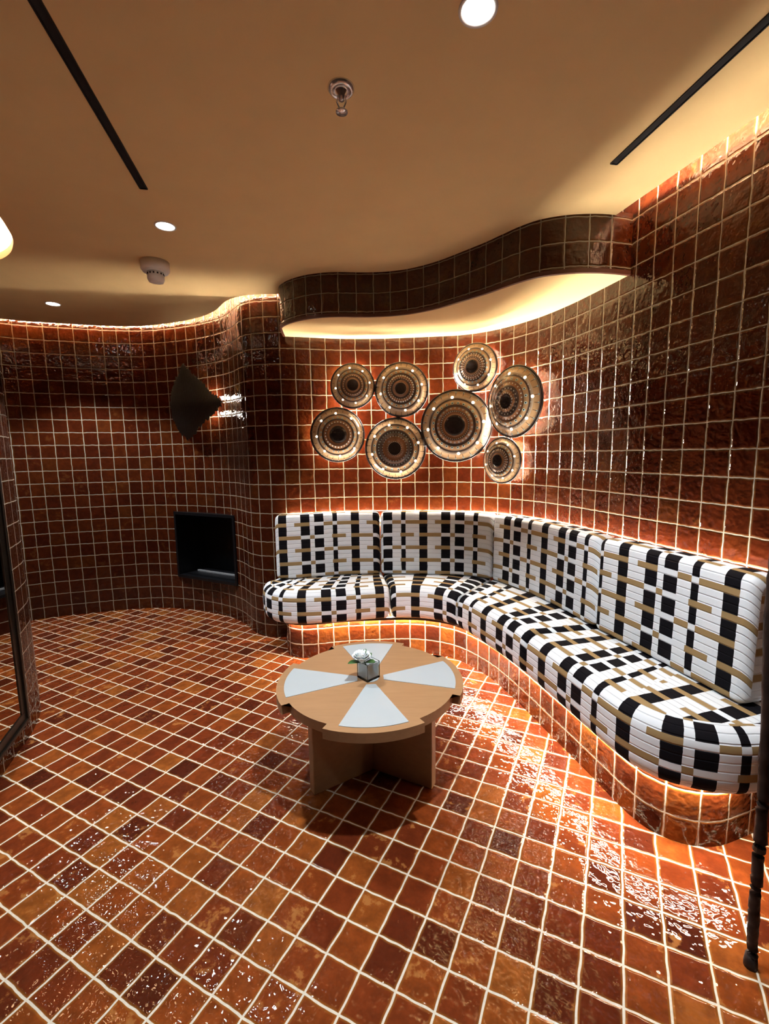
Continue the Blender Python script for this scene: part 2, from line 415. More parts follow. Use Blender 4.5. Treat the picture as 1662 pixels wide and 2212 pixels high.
def poly_slab(pts, z0, z1):
    bm = bmesh.new()
    lo = [bm.verts.new((x * S, y * S, z0 * S)) for x, y in pts]; hi = [bm.verts.new((x * S, y * S, z1 * S)) for x, y in pts]
    bm.faces.new(lo); bm.faces.new(hi[::-1])
    n = len(pts)
    for k in range(n): bm.faces.new((lo[k], lo[(k + 1) % n], hi[(k + 1) % n], hi[k]))
    bmesh.ops.triangulate(bm, faces=[f for f in bm.faces if len(f.verts) > 4])
    return fix(bm)
sof = [FAS.at(u, -0.1) for u in fus] + [WALL.at(u, -0.05) for u in reversed(WALL.us(20.35, 44.9))]
struct(obj('ceiling_bulkhead', poly_slab(sof, 20.82, 21.1), M['plaster']))

# ------------------------------------------------------------------ ceiling with a lit gap along the walls
COVE = 0.88
edgeL = [WALL.at(u, COVE) for u in WALL.us(KN[0][0], 20.1)]
edgeR = [WALL.at(u, COVE) for u in WALL.us(45.45, KN[-1][0])]
fas_in = [FAS.at(u, -0.06) for u in FAS.us(-0.9, FAS.p[-1][0] - 0.85)]
pierE = [PIER.at(u, -1.0) for u in PIER.us(PIER.p[0][0], PIER.p[-1][0])]
ceil_poly = edgeL + fas_in + edgeR + pierE[::-1]
# drop near-duplicate points
cp = [ceil_poly[0]]
for q in ceil_poly[1:]:
    if math.dist(q, cp[-1]) > 0.05: cp.append(q)
ceiling = struct(obj('ceiling', poly_slab(cp, ZC, ZC + 0.35), M['plaster']))
def cove(cur, us, side, led_off=1.55, name='cove_recess'):
    """recess above the ceiling edge with its led strip"""
    bm = bmesh.new(); rows = []
    for u in us:
        a = cur.at(u, -0.02 * side); b = cur.at(u, 2.3 * side)
        rows.append([bm.verts.new((q[0] * S, q[1] * S, z * S)) for q, z in ((a, ZTOP - 0.1), (b, ZTOP - 0.1), (b, ZC + 0.3))])
    for a, b in zip(rows, rows[1:]):
        for k in range(2):
            f = bm.faces.new((a[k], a[k + 1], b[k + 1], b[k])); f.smooth = False
    o = obj(name, bm, M['cove'], ceiling)
    bm = bmesh.new()
    add_tube(bm, [(*[c * S for c in cur.at(u, led_off * side)], (ZC + 0.50) * S) for u in us], 0.06 * S, 6)
    obj('led_strip', fix(bm), M['cove_led'], ceiling)
def pier_near(x, y): return min(PIER.p, key=lambda q: math.dist(q[1:], (x, y)))[0]
cove(WALL, WALL.us(-14.0, 20.1), 1)
cove(WALL, WALL.us(45.5, 64.0), 1)
cove(PIER, PIER.us(pier_near(-26, 25.1), pier_near(-15.6, 15.8)), -1)
# building slab above everything
bm = bmesh.new(); add_box(bm, -4.8, 2.4, -1.8, 4.3, ZTOP * S - 0.005, ZTOP * S + 0.1); struct(obj('ceiling_slab', bm, M['cove']))

# ------------------------------------------------------------------ tiled bench
_bench = [(-7.35, 31.5), (-7.2, 30.4), (-7.05, 29.4), (-6.67, 28.72), (-5.89, 28.35), (-4.88, 28.42), (-3.9, 28.65), (-2.9, 28.85), (-1.92, 28.95), (-0.92, 29.02), (0.1, 29.08), (1.09, 29.05), (2.06, 28.88), (3.02, 28.5), (3.88, 27.97), (4.6, 27.15), (5.17, 26.25), (5.66, 25.3), (6.06, 24.2), (6.42, 23.0), (6.71, 21.9), (6.95, 21.0), (7.17, 20.05), (7.42, 19.12), (7.66, 18.18), (7.9, 17.2), (8.13, 16.2), (8.37, 15.25), (8.76, 14.4), (9.53, 13.8), (10.5, 13.65), (11.43, 13.9), (12.3, 14.22)]
BN = Curve(number(_bench, -1.85), 3)
bus = BN.us(BN.p[0][0], BN.p[-1][0])
BTOP = 2.35
bench = thing('banquette_bench', 'curved bench base of glazed rust brown tiles under the patterned cushions, lit below', 'bench', (0, 0, 0))
bm = bmesh.new(); wall_strip(bm, BN, bus, [0.0, BTOP]); obj('tiled_base', bm, M['bench'], bench)
bm = bmesh.new(); prev = None
for k in range(121):
    t = k / 120
    f_ = BN.at(BN.p[0][0] + (BN.p[-1][0] - BN.p[0][0]) * t, -0.01); w_ = WALL.at(20.05 + (52.4 - 20.05) * t, 0.06)
    row = [bm.verts.new((q[0] * S, q[1] * S, z * S)) for q, z in ((f_, BTOP), (w_, BTOP), (w_, BTOP - 0.15), (f_, BTOP - 0.15))]
    if prev:
        for j in range(4): bm.faces.new((prev[j], prev[(j + 1) % 4], row[(j + 1) % 4], row[j]))
    prev = row
obj('bench_top', fix(bm), M['wood'], bench)
bm = bmesh.new(); add_tube(bm, [(*[c * S for c in BN.at(u, 0.14)], (BTOP + 0.06) * S) for u in BN.us(1.2, BN.p[-1][0] - 1.2)], 0.045 * S, 6)
obj('led_strip', fix(bm), M['seat_led'], bench)
bm = bmesh.new(); prev = None
for u in BN.us(1.0, BN.p[-1][0] - 1.0):
    row = [bm.verts.new((q[0] * S, q[1] * S, z * S)) for q, z in ((BN.at(u, 0.30), 2.33), (BN.at(u, 0.36), 2.33), (BN.at(u, 0.36), 2.495), (BN.at(u, 0.30), 2.495))]
    if prev:
        for j in range(4): bm.faces.new((prev[j], prev[(j + 1) % 4], row[(j + 1) % 4], row[j]))
    prev = row
obj('led_channel', fix(bm), M['bronze'], bench)  # hidden lip, added to keep the seat led light off the table
bm = bmesh.new(); add_tube(bm, [(*[c * S for c in WALL.at(u, 0.2)], 8.3 * S) for u in WALL.us(20.2, 52.0)], 0.05 * S, 6)
obj('led_strip', fix(bm), M['back_led'], bench)

# ------------------------------------------------------------------ cushions
def rr(d0, d1, z0, z1, rb, rft, rfb, k=5):
    """rounded section in (d, z); starts at top back, over the top to the front, down and back below"""
    pts = []
    def arc(cx, cz, r, a0, a1):
        for i in range(k + 1):
            a = a0 + (a1 - a0) * i / k; pts.append((cx + r * math.cos(a), cz + r * math.sin(a)))
    arc(d0 + rb, z1 - rb, rb, PI, PI / 2)
    n = 4
    for i in range(1, n): pts.append((d0 + rb + (d1 - rft - d0 - rb) * i / n, z1))
    arc(d1 - rft, z1 - rft, rft, PI / 2, 0)
    for i in range(1, n): pts.append((d1, z1 - rft + (z0 + rfb - z1 + rft) * i / n))
    arc(d1 - rfb, z0 + rfb, rfb, 0, -PI / 2)
    arc(d0 + rb, z0 + rb, rb, -PI / 2, -PI)
    return pts
def cushion(name, label, group, A, B, n, z0, z1, rb, rft, rfb, lean=0.0, u_off=0.0, puff=0.06, endr=0.22, flat=None):
    """A(t) front plan point, B(t) back plan point, t in 0..1"""
    bm = bmesh.new(); uvl = bm.loops.layers.uv.verify()
    # stations with extra ones at the rounded ends
    L = sum(math.dist(A(i / 60), A((i + 1) / 60)) for i in range(60))
    st = []
    for q in (0.0, 0.15, 0.4, 0.7): st.append((q * endr / L, endr * (1 - math.sqrt(max(0.0, 1 - (1 - q) ** 2)))))
    mid = [endr / L + (1 - 2 * endr / L) * i / n for i in range(n + 1)]
    st = st + [(m, 0.0) for m in mid] + [(1 - a, b) for a, b in reversed(st)]
    rings = []; uvs = []; arc = 0.0; last = None; KQ = 9; frames = []
    for t, ins in st:
        a, b = Vector(A(t)), Vector(B(t)); D = (a - b).length
        tg = Vector(A(min(1, t + 0.01))) - Vector(A(max(0, t - 0.01))); nn = Vector((tg.y, -tg.x)).normalized()
        if nn.dot(a - b) < 0: nn = -nn
        if last is not None: arc += (a - last).length
        last = a
        pf = puff * math.sin(PI * t) ** 0.5
        i2 = min(ins, D * 0.4)
        sec = rr(i2 * 0.5, D - i2, z0 + ins * 0.7, z1 - ins + pf, min(rb, D * 0.2), min(rft, D * 0.35), min(rfb, D * 0.3))
        ring = []; uvr = []; vv = 0.0; lp = None; rF = min(rft + 0.1, D * 0.45)
        for d, z in sec:
            if lp is not None: vv += math.dist(lp, (d, z))
            lp = (d, z)
            if d <= D - rF: q = b + (a - nn * rF - b) * (d / (D - rF))
            else: q = a + nn * (d - D)
            q = q - nn * (lean * (z - z0))
            ring.append(bm.verts.new((q.x * S, q.y * S, z * S))); uvr.append((arc + u_off, -vv))
        uvr = [(p, q - uvr[KQ][1]) for p, q in uvr]
        rings.append(ring); uvs.append(uvr); frames.append((a, nn, arc, t))
    m = len(rings[0])
    for i in range(len(rings) - 1):
        for k in range(m):
            k2 = (k + 1) % m
            f = bm.faces.new((rings[i][k], rings[i + 1][k], rings[i + 1][k2], rings[i][k2])); f.smooth = True
            ul = [uvs[i][k], uvs[i + 1][k], uvs[i + 1][k2] if k2 else (uvs[i + 1][k][0], uvs[i + 1][k][1] - 0.3), uvs[i][k2] if k2 else (uvs[i][k][0], uvs[i][k][1] - 0.3)]
            if flat and k < KQ and ((flat > 0 and frames[i][3] > flat) or (flat < 0 and frames[i + 1][3] < -flat)):
                a_, n_, s_, _ = min(frames, key=lambda q: abs(q[3] - abs(flat))); tx = Vector((-n_.y, n_.x))
                if tx.dot(frames[-1][0] - frames[0][0]) < 0: tx = -tx
                ul = []
                for vv_ in (rings[i][k], rings[i + 1][k], rings[i + 1][k2], rings[i][k2]):
                    dq = Vector((vv_.co.x / S, vv_.co.y / S)) - a_
                    ul.append((s_ + u_off + dq.dot(tx), -dq.dot(n_) - rft - 0.1))
            for l, q in zip(f.loops, ul): l[uvl].uv = (q[0], q[1] + 20 * 0.88 + 0.1)
    for ring, uvr, sgn in ((rings[0], uvs[0], -1), (rings[-1], uvs[-1], 1)):
        f = bm.faces.new(ring if sgn < 0 else ring[::-1])
        c = f.calc_center_median()
        for l in f.loops:
            dxy = math.hypot(l.vert.co.x - c.x, l.vert.co.y - c.y)
            l[uvl].uv = (uvr[0][0] + sgn * dxy / S, 17.6 + (l.vert.co.z / S - z1))
    fix(bm)
    o = obj(name, bm, M['fabric'])
    return tag(o, label, 'cushion', group)

_sf = [(-8.72, 30.5), (-8.55, 29.5), (-8.1, 28.55), (-7.4, 27.85), (-6.45, 27.45), (-5.3, 27.4), (-4.2, 27.52), (-3.1, 27.7), (-2.0, 27.95), (-1.0, 28.15), (-0.1, 28.28), (0.9, 28.3), (1.9, 28.1), (2.75, 27.7), (3.35, 27.2), (3.9, 26.45), (4.45, 25.35), (4.93, 24.1), (5.37, 22.95), (5.77, 21.8), (6.12, 20.6), (6.5, 19.1), (6.85, 17.6), (7.17, 16.2), (7.5, 14.85), (7.85, 14.0), (8.4, 13.3), (9.2, 12.85), (10.0, 12.62), (10.8, 12.6), (11.6, 12.8)]
SF = Curve(number(_sf), 4)
def sf_u(x, y):
    return min(SF.p, key=lambda q: math.dist(q[1:], (x, y)))[0]
sA = [SF.p[0][0], sf_u(-0.1, 28.28), sf_u(3.8, 26.6), sf_u(6.1, 20.65), SF.p[-1][0]]
sB = [19.6, 26.6, 34.9, 45.0, 53.6]
seat_labels = ['leftmost seat cushion with rounded left end in black white tan weave', 'short seat cushion of the inner bend below the left of centre backrest', 'seat cushion just right of the inner bend in black white tan weave', 'long nearest seat cushion with rounded end at right edge of the photo']
lin = lambda a, b, t: a + (b - a) * t
for i in range(4):
    g0, g1 = 0.04, 0.04
    def A(t, i=i): return SF.at(lin(sA[i] + g0, sA[i + 1] - g1, t))
    def B(t, i=i):
        if i == 0: t = t ** 1.15
        return WALL.at(lin(sB[i] + (0.03 if i else 0), sB[i + 1] - 0.03, t), 0.32)
    cushion('seat_cushion', seat_labels[i], 'seat cushions of the curved banquette', A, B, 26, 2.5, 4.6, 0.15, 0.62, 0.5, u_off=[2.75, 1.25, 0.0, 1.3][i], puff=0.05, flat=[-0.27, None, None, 0.52][i], endr=0.3)
bB = [19.45, 26.52, 35.35, 45.05, 52.35]
back_labels = ['leftmost back cushion below the left wall bowls', 'back cushion left of the sofa corner under the middle bowls', 'back cushion right of the sofa corner in black white tan weave', 'largest nearest back cushion against the right wall']
for i in range(4):
    def A(t, i=i): 
        u = lin(bB[i] + 0.04, bB[i + 1] - 0.04, t); return WALL.at(u, 1.42 - (0.25 * math.exp(-((u - 35.3) / 1.5) ** 2)))
    def B(t, i=i): return WALL.at(lin(bB[i] + 0.04, bB[i + 1] - 0.04, t), 0.42)
    cushion('back_cushion', back_labels[i], 'back cushions of the curved banquette', A, B, 22, 4.67, 9.0, 0.18, 0.3, 0.2, lean=0.02, u_off=[2.2, 4.72, 2.95, 1.15][i], puff=0.05, endr=0.3)

# ------------------------------------------------------------------ fire niche in the left wall
P0, P1 = Vector((-18.2, 38.42)), Vector((-12.1, 35.27)); ex = (P1 - P0).normalized(); en = Vector((ex.y, -ex.x)); LN = (P1 - P0).length
NM = Matrix(((ex.x, -en.x, 0, P0.x * S), (ex.y, -en.y, 0, P0.y * S), (0, 0, 1, 0), (0, 0, 0, 1)))   # local x along the wall, y into it
niche = thing('wall_niche', 'square black metal niche set into the curved left wall', 'niche', (P0.x * S, P0.y * S, 0.286))
niche_inv = Matrix.Translation((-P0.x * S, -P0.y * S, -0.286))
zA, zB = 2.86, 8.45; w_ = 0.22
bm = bmesh.new()
for (x0, x1, z0, z1) in ((0, LN, zB - w_, zB), (0, LN, zA, zA + w_), (0, w_, zA + w_, zB - w_), (LN - w_, LN, zA + w_, zB - w_)):
    add_box(bm, x0 * S, x1 * S, -0.012, 0.05, z0 * S, z1 * S, niche_inv @ NM)
obj('frame', fix(bm), M['black_metal'], niche)
bm = bmesh.new()
X0, X1, Z0, Z1, DP = w_, LN - w_, zA + w_, zB - w_, 2.6
for (a, b, c, d, e_, f_) in ((X0 - .1, X1 + .1, 0.4, DP, Z0 - .1, Z0), (X0 - .1, X1 + .1, 0.4, DP, Z1, Z1 + .1), (X0 - .1, X0, 0.4, DP, Z0, Z1), (X1, X1 + .1, 0.4, DP, Z0, Z1), (X0 - .1, X1 + .1, DP, DP + .1, Z0 - .1, Z1 + .1)):
    add_box(bm, a * S, b * S, c * S, d * S, e_ * S, f_ * S, niche_inv @ NM)
obj('firebox', fix(bm), M['black_metal'], niche)
bm = bmesh.new(); add_box(bm, (X0 + .5) * S, (X1 - .05) * S, 1.3 * S, 1.5 * S, Z0 * S, (Z0 + .16) * S, niche_inv @ NM, 0.003)
obj('burner_bar', fix(bm), M['chrome'], niche)

# ------------------------------------------------------------------ leaf shaped sconce
A0 = Vector((-17.3, 37.45)); ex = Vector((0.86662, -0.49896)); en = Vector((ex.y, -ex.x))
SM = Matrix(((ex.x, -en.x, 0, A0.x * S), (ex.y, -en.y, 0, A0.y * S), (0, 0, 1, 0), (0, 0, 0, 1)))
outl = [(1.82, 20.16), (2.1, 19.72), (2.5, 19.4), (3.15, 18.93), (4.12, 18.17), (4.83, 17.55), (5.88, 16.94), (5.23, 16.41), (4.79, 16.03), (4.15, 15.79), (3.49, 15.48), (2.72, 14.81), (1.79, 14.3), (1.33, 14.68), (0.69, 15.06), (0.29, 15.62), (-0.04, 16.25), (-0.17, 17.19), (0.04, 17.97), (0.46, 18.58), (0.85, 19.04), (1.29, 19.38)]
def span(x):
    zs = []
    for a, b in zip(outl, outl[1:] + outl[:1]):
        if (a[0] - x) * (b[0] - x) < 0: zs.append(a[1] + (b[1] - a[1]) * (x - a[0]) / (b[0] - a[0]))
    return (min(zs), max(zs)) if len(zs) >= 2 else None
sconce = thing('wall_sconce', 'dark leaf shaped sconce of thin upright rods on the left wall', 'wall lamp', (A0.x * S + 0.2, A0.y * S - 0.12, 1.72))
s_inv = Matrix.Translation((-(A0.x * S + 0.2), -(A0.y * S - 0.12), -1.72))
bm = bmesh.new(); x = -0.12
while x < 5.85:
    sp = span(x)
    if sp:
        lo, hi = sp[0] - random.uniform(-.05, .18), sp[1] + random.uniform(-.05, .18)
        bow = -0.12 * (1 - ((x - 2.6) / 3.4) ** 2)
        add_tube(bm, [s_inv @ SM @ Vector((x * S, bow * S, z * S)) for z in (lo, (lo + hi) / 2, hi)], 0.046 * S, 5)
    x += 0.118
obj('rod_screen', fix(bm), M['fringe'], sconce, True)
bm = bmesh.new()
cx_, cz_ = 2.5, 17.2
inner = [(cx_ + (a - cx_) * 0.86, cz_ + (b - cz_) * 0.86) for a, b in outl]
f0 = [bm.verts.new(s_inv @ SM @ Vector((a * S, 0.10 * S, b * S))) for a, b in inner]; f1 = [bm.verts.new(s_inv @ SM @ Vector((a * S, 0.2 * S, b * S))) for a, b in inner]
bm.faces.new(f0); bm.faces.new(f1[::-1])
for k in range(len(f0)): bm.faces.new((f0[k], f0[(k + 1) % len(f0)], f1[(k + 1) % len(f0)], f1[k]))
bmesh.ops.triangulate(bm, faces=[f for f in bm.faces if len(f.verts) > 4])
obj('back_plate', fix(bm), M['gold'], sconce)
bm = bmesh.new(); add_box(bm, 1.6 * S, 3.0 * S, 0.2 * S, 0.75 * S, 16.6 * S, 17.8 * S, s_inv @ SM, 0.004); obj('wall_bracket', fix(bm), M['bronze'], sconce)
for (bx, bz) in ((4.0, 17.5), (3.7, 16.3)):
    b_ = bmesh.new(); bmesh.ops.create_uvsphere(b_, u_segments=12, v_segments=8, radius=0.16 * S, matrix=Matrix.Translation(s_inv @ SM @ Vector((bx * S, 0.42 * S, bz * S))))
    obj('bulb', b_, M['bulb'], sconce, True)

# ------------------------------------------------------------------ mirror on the pier
um0, um1 = None, None
def pier_u(x, y): return min(PIER.p, key=lambda q: math.dist(q[1:], (x, y)))[0]
um0, um1 = pier_u(-17.12, 20.0), pier_u(-14.0, 11.6)
q0, q1 = Vector(PIER.at(um0, -0.05)), Vector(PIER.at(um1, -0.05)); ex = (q1 - q0).normalized(); LM_ = (q1 - q0).length
en = Vector((-ex.y, ex.x))
if en.x < 0: en = -en
MM = Matrix(((ex.x, en.x, 0, 0), (ex.y, en.y, 0, 0), (0, 0, 1, 0), (0, 0, 0, 1)))
mir = thing('wall_mirror', 'tall mirror in a dark bronze frame on the tiled pier at left edge', 'mirror', (q0.x * S, q0.y * S, 0.1))
off = Matrix.Translation((0, 0, -0.1)) @ MM
bm = bmesh.new()
fw, zlo, zhi = 0.55, 1.0, 20.5
for (x0, x1, z0, z1) in ((0, LM_, zhi - fw, zhi), (0, LM_, zlo, zlo + fw), (0, fw, zlo + fw, zhi - fw), (LM_ - fw, LM_, zlo + fw, zhi - fw)):
    add_box(bm, x0 * S, x1 * S, 0.0, 0.010, z0 * S, z1 * S, off, 0.002)
for (x0, x1, z0, z1) in ((0, LM_, zhi - .16, zhi), (0, LM_, zlo, zlo + .16), (0, .16, zlo + .16, zhi - .16), (LM_ - .16, LM_, zlo + .16, zhi - .16)):
    add_box(bm, x0 * S, x1 * S, 0.0, 0.018, z0 * S, z1 * S, off, 0.002)
obj('frame', fix(bm), M['bronze'], mir)
bm = bmesh.new(); add_box(bm, (fw - .1) * S, (LM_ - fw + .1) * S, 0.001, 0.006, (zlo + fw - .1) * S, (zhi - fw + .1) * S, off); obj('mirror_glass', bm, M['mirror'], mir)

# ------------------------------------------------------------------ bowls on the wall
DARK, BRN, TAN, CRM, BLK = (0.075, 0.052, 0.044), (0.26, 0.125, 0.06), (0.42, 0.27, 0.145), (0.52, 0.43, 0.33), (0.016, 0.014, 0.015)
WD, BL, OR = (0.62, 0.66, 0.64), (0.03, 0.09, 0.12), (0.28, 0.09, 0.03)
EYE = (0.42, 0.60, 0.62)
def bands(a, b, c): return [(0.0, BLK), (a, BRN), (a + .09, DARK), (b, BRN), (b + .1, DARK), (c, TAN), (c + .12, DARK), (c + .17, CRM), (0.80, TAN), (0.93, DARK)]
bowl_specs = [
    # x, y, z, wall u, diameter, label, (band radii), rings
    ((24.77, 17.62), 3.0, 'small dark bowl, top left one of the eight on the wall', (.25, .38, .55), [(.29, 30, .012, TAN, None), (.42, 26, .018, WD, None), (.61, 20, .036, EYE, BLK), (.61, 10, .018, OR, None)]),
    ((28.14, 17.32), 3.65, 'bowl with bright tan rim directly right of the small top left bowl', (.20, .36, .56), [(.22, 26, .011, WD, None), (.38, 28, .020, WD, None), (.47, 34, .024, WD, None), (.62, 22, .038, EYE, BLK), (.94, 26, .022, BLK, None)]),
    ((23.64, 14.34), 3.7, 'dark centred bowl at far left of the lower row of wall bowls', (.31, .42, .58), [(.35, 40, .010, TAN, None), (.46, 26, .022, WD, None), (.62, 22, .030, EYE, BLK), (.94, 26, .012, CRM, None)]),
    ((27.67, 13.36), 4.2, 'wide pale bowl with a plain brown middle, lowest of the left four', (.20, .30, .62), [(.22, 24, .014, WD, None), (.28, 22, .010, TAN, None), (.40, 28, .017, WD, None), (.53, 36, .018, EYE, None), (.68, 20, .036, EYE, BLK), (.94, 28, .020, BLK, None)]),
    ((33.44, 18.53), 3.1, 'small bowl highest on the wall, above the corner of the sofa', (.27, .40, .60), [(.32, 34, .015, WD, None), (.38, 30, .019, WD, None), (.45, 28, .022, WD, None), (.52, 28, .024, WD, None), (.62, 22, .032, EYE, BLK)]),
    ((32.01, 14.80), 4.75, 'largest black centred bowl in the middle of the wall group', (.28, .40, .57), [(.30, 50, .008, TAN, None), (.38, 42, .014, WD, None), (.47, 26, .026, (.3, .29, .27), None), (.61, 24, .036, EYE, BLK), (.61, 12, .018, OR, None), (.91, 26, .022, EYE, BLK)]),
    ((36.87, 16.06), 4.3, 'large tan bowl furthest right, turned away on the curved wall', (.20, .44, .56), [(.23, 18, .020, WD, None), (.30, 18, .015, TAN, None), (.36, 20, .020, WD, None), (.50, 28, .018, WD, None), (.62, 20, .036, EYE, BLK), (.74, 28, .018, WD, None), (.91, 26, .024, EYE, BLK)]),
    ((35.74, 12.49), 2.95, 'small pale bowl lowest on the right, just above the back cushions', (.26, .38, .56), [(.31, 34, .012, TAN, None), (.36, 30, .016, WD, None), (.42, 28, .020, WD, None), (.48, 26, .024, WD, None), (.62, 22, .036, EYE, BLK), (.90, 24, .012, BLK, None)]),
]
hole_me = None
for i, ((u, z), dia, label, ba, rings) in enumerate(bowl_specs):
    R_ = dia / 2 * S
    nx, ny = WALL.normal(u); woff = (0.5, 0.5, 0.5, 0.5, 0.62, 0.85, 0.8, 0.62)[i]; px, py = WALL.at(u, woff)
    root = thing('wall_bowl', label, 'bowl', (px * S, py * S, z * S), 0, 'painted bowls mounted on the sofa wall')
    zax = Vector((nx, ny, 0)).normalized(); yax = Vector((0, 0, 1)); xax = yax.cross(zax)
    root.rotation_euler = Matrix((xax, yax, zax)).transposed().to_euler()      # local z points into the room
    H = 0.36 * R_
    dome = lambda r: H * (1 - (r ** 2.0)) + 0.012 * R_ * math.sin(r * 34.0)
    bm = bmesh.new(); uvl = bm.loops.layers.uv.verify(); n = 72; nr = 26
    radii = [k / nr * 0.975 for k in range(1, nr + 1)]
    c0 = bm.verts.new((0, 0, H * 0.99)); prev = None; gr = []
    for r in radii:
        hz = H * 0.985 if r < 0.18 else dome(r)
        gr.append([bm.verts.new((r * R_ * math.cos(2 * PI * k / n), r * R_ * math.sin(2 * PI * k / n), hz)) for k in range(n)])
    for k in range(n):
        f = bm.faces.new((c0, gr[0][k], gr[0][(k + 1) % n])); f.smooth = True
        for l, q in zip(f.loops, (((k + .5) / n, 0), (k / n, radii[0]), ((k + 1) / n, radii[0]))): l[uvl].uv = q
    for j in range(nr - 1):
        for k in range(n):
            f = bm.faces.new((gr[j][k], gr[j + 1][k], gr[j + 1][(k + 1) % n], gr[j][(k + 1) % n])); f.smooth = True
            for l, q in zip(f.loops, ((k / n, radii[j]), (k / n, radii[j + 1]), ((k + 1) / n, radii[j + 1]), ((k + 1) / n, radii[j]))): l[uvl].uv = q
    shell = obj('bowl_shell', bm, bowl_material(i, bands(*ba), rings, R_), root)
    so = shell.modifiers.new('thickness', 'SOLIDIFY'); so.thickness = 0.004; so.offset = -1
    bm = bmesh.new()
    rp = [(R_ * (0.975 + 0.042 * math.cos(a)), 0.040 * R_ * math.sin(a)) for a in [2 * PI * k / 8 for k in range(8)]]
    add_lathe(bm, rp, 64, closed=True); obj('rim', fix(bm), M['rim'], root, True)
    # wall mount and the led ring behind the bowl
    bm = bmesh.new(); add_lathe(bm, [(0, 0.01 * S), (0.3 * R_, 0.01 * S), (0.3 * R_, -(woff - 0.02) * S), (0, -(woff - 0.02) * S)], 24); obj('wall_mount', fix(bm), M['black_metal'], root)
    bm = bmesh.new(); rl = 0.58 * R_
    add_lathe(bm, [(rl + 0.05 * S * math.cos(a), -(woff - 0.2) * S + 0.05 * S * math.sin(a)) for a in [2 * PI * k / 6 for k in range(6)]], 40, closed=True)
    obj('led_ring', fix(bm), M['bowl_led'], root)
    ph = [0.2, 0.25, 0.1, 0.3, 0.35, 0.15, 0.1, 0.3][i]
    for k in range(8):
        a = 2 * PI * (k + ph) / 8; rh = 0.78
        bm = bmesh.new()
        slope = math.atan(2 * H * rh / R_)
        mt = Matrix.Rotation(a, 4, 'Z') @ Matrix.Translation((rh * R_, 0, dome(rh) + 0.0006)) @ Matrix.Rotation(slope, 4, 'Y')
        add_lathe(bm, [(0, 0.0012), (0.036 * R_, 0.0012), (0.042 * R_, 0.0), (0.042 * R_, -0.002), (0, -0.002)], 14, mt)
        obj('lit_hole', fix(bm), M['hole'], root)  # glowing disc on the shell in place of a hole lit from behind

# ------------------------------------------------------------------ coffee table
TC = (-0.93, 17.66); TR = 3.72; TZ = 4.0
table = thing('coffee_table', 'low round oak coffee table with four white wedges in its top', 'table', (TC[0] * S, TC[1] * S, 0))
rot = math.radians(4.5)
bm = bmesh.new()
pts = []
hw = math.radians(27.5)
for q in range(4):
    c = rot + q * PI / 2
    for k in range(13): a = c - hw + 2 * hw * k / 12; pts.append((TR * S * math.cos(a), TR * S * math.sin(a)))
    for k in range(7): a = c + hw + (PI / 2 - 2 * hw) * k / 6; pts.append((3.42 * S * math.cos(a), 3.42 * S * math.sin(a)))
lo = [bm.verts.new((x, y, (TZ - 0.36) * S)) for x, y in pts]; hi = [bm.verts.new((x, y, TZ * S)) for x, y in pts]
bm.faces.new(lo[::-1]); bm.faces.new(hi)
for k in range(len(pts)): bm.faces.new((lo[k], lo[(k + 1) % len(pts)], hi[(k + 1) % len(pts)], hi[k]))
bmesh.ops.triangulate(bm, faces=[f for f in bm.faces if len(f.verts) > 4])
obj('tabletop', fix(bm), M['wood'], table)
hw2 = math.radians(20.3)
for q in range(4):
    bm = bmesh.new(); c = rot + q * PI / 2
    pp = [(0.56 * S * math.cos(c - hw2 * 0.95), 0.56 * S * math.sin(c - hw2 * 0.95))] + [(3.42 * S * math.cos(c - hw2 + 2 * hw2 * k / 12), 3.42 * S * math.sin(c - hw2 + 2 * hw2 * k / 12)) for k in range(13)] + [(0.56 * S * math.cos(c + hw2 * 0.95), 0.56 * S * math.sin(c + hw2 * 0.95))]
    l_ = [bm.verts.new((x, y, (TZ - 0.05) * S)) for x, y in pp]; h_ = [bm.verts.new((x, y, (TZ + 0.02) * S)) for x, y in pp]
    bm.faces.new(l_[::-1]); bm.faces.new(h_)
    for k in range(len(pp)): bm.faces.new((l_[k], l_[(k + 1) % len(pp)], h_[(k + 1) % len(pp)], h_[k]))
    o = obj('white_inlay', fix(bm), M['white_lam'], table); o['label'] = 'white wedge inlay'
bm = bmesh.new(); add_lathe(bm, [(0, (TZ + .02) * S), (0.34 * S, (TZ + .02) * S), (0.34 * S, (TZ - .05) * S), (0, (TZ - .05) * S)], 32)
o = obj('center_inlay', fix(bm), M['white_lam'], table); o['label'] = 'white round inlay in the middle of the top'
for a in (-27.0, 93.0, 213.0):
    bm = bmesh.new(); add_box(bm, -0.05 * S, 2.75 * S, -0.21 * S, 0.21 * S, 0, (TZ - .36) * S, Matrix.Translation((0.02 * S, 0.2 * S, 0)) @ Matrix.Rotation(math.radians(a), 4, 'Z'), 0.004)
    obj('leg', fix(bm), M['wood'], table)

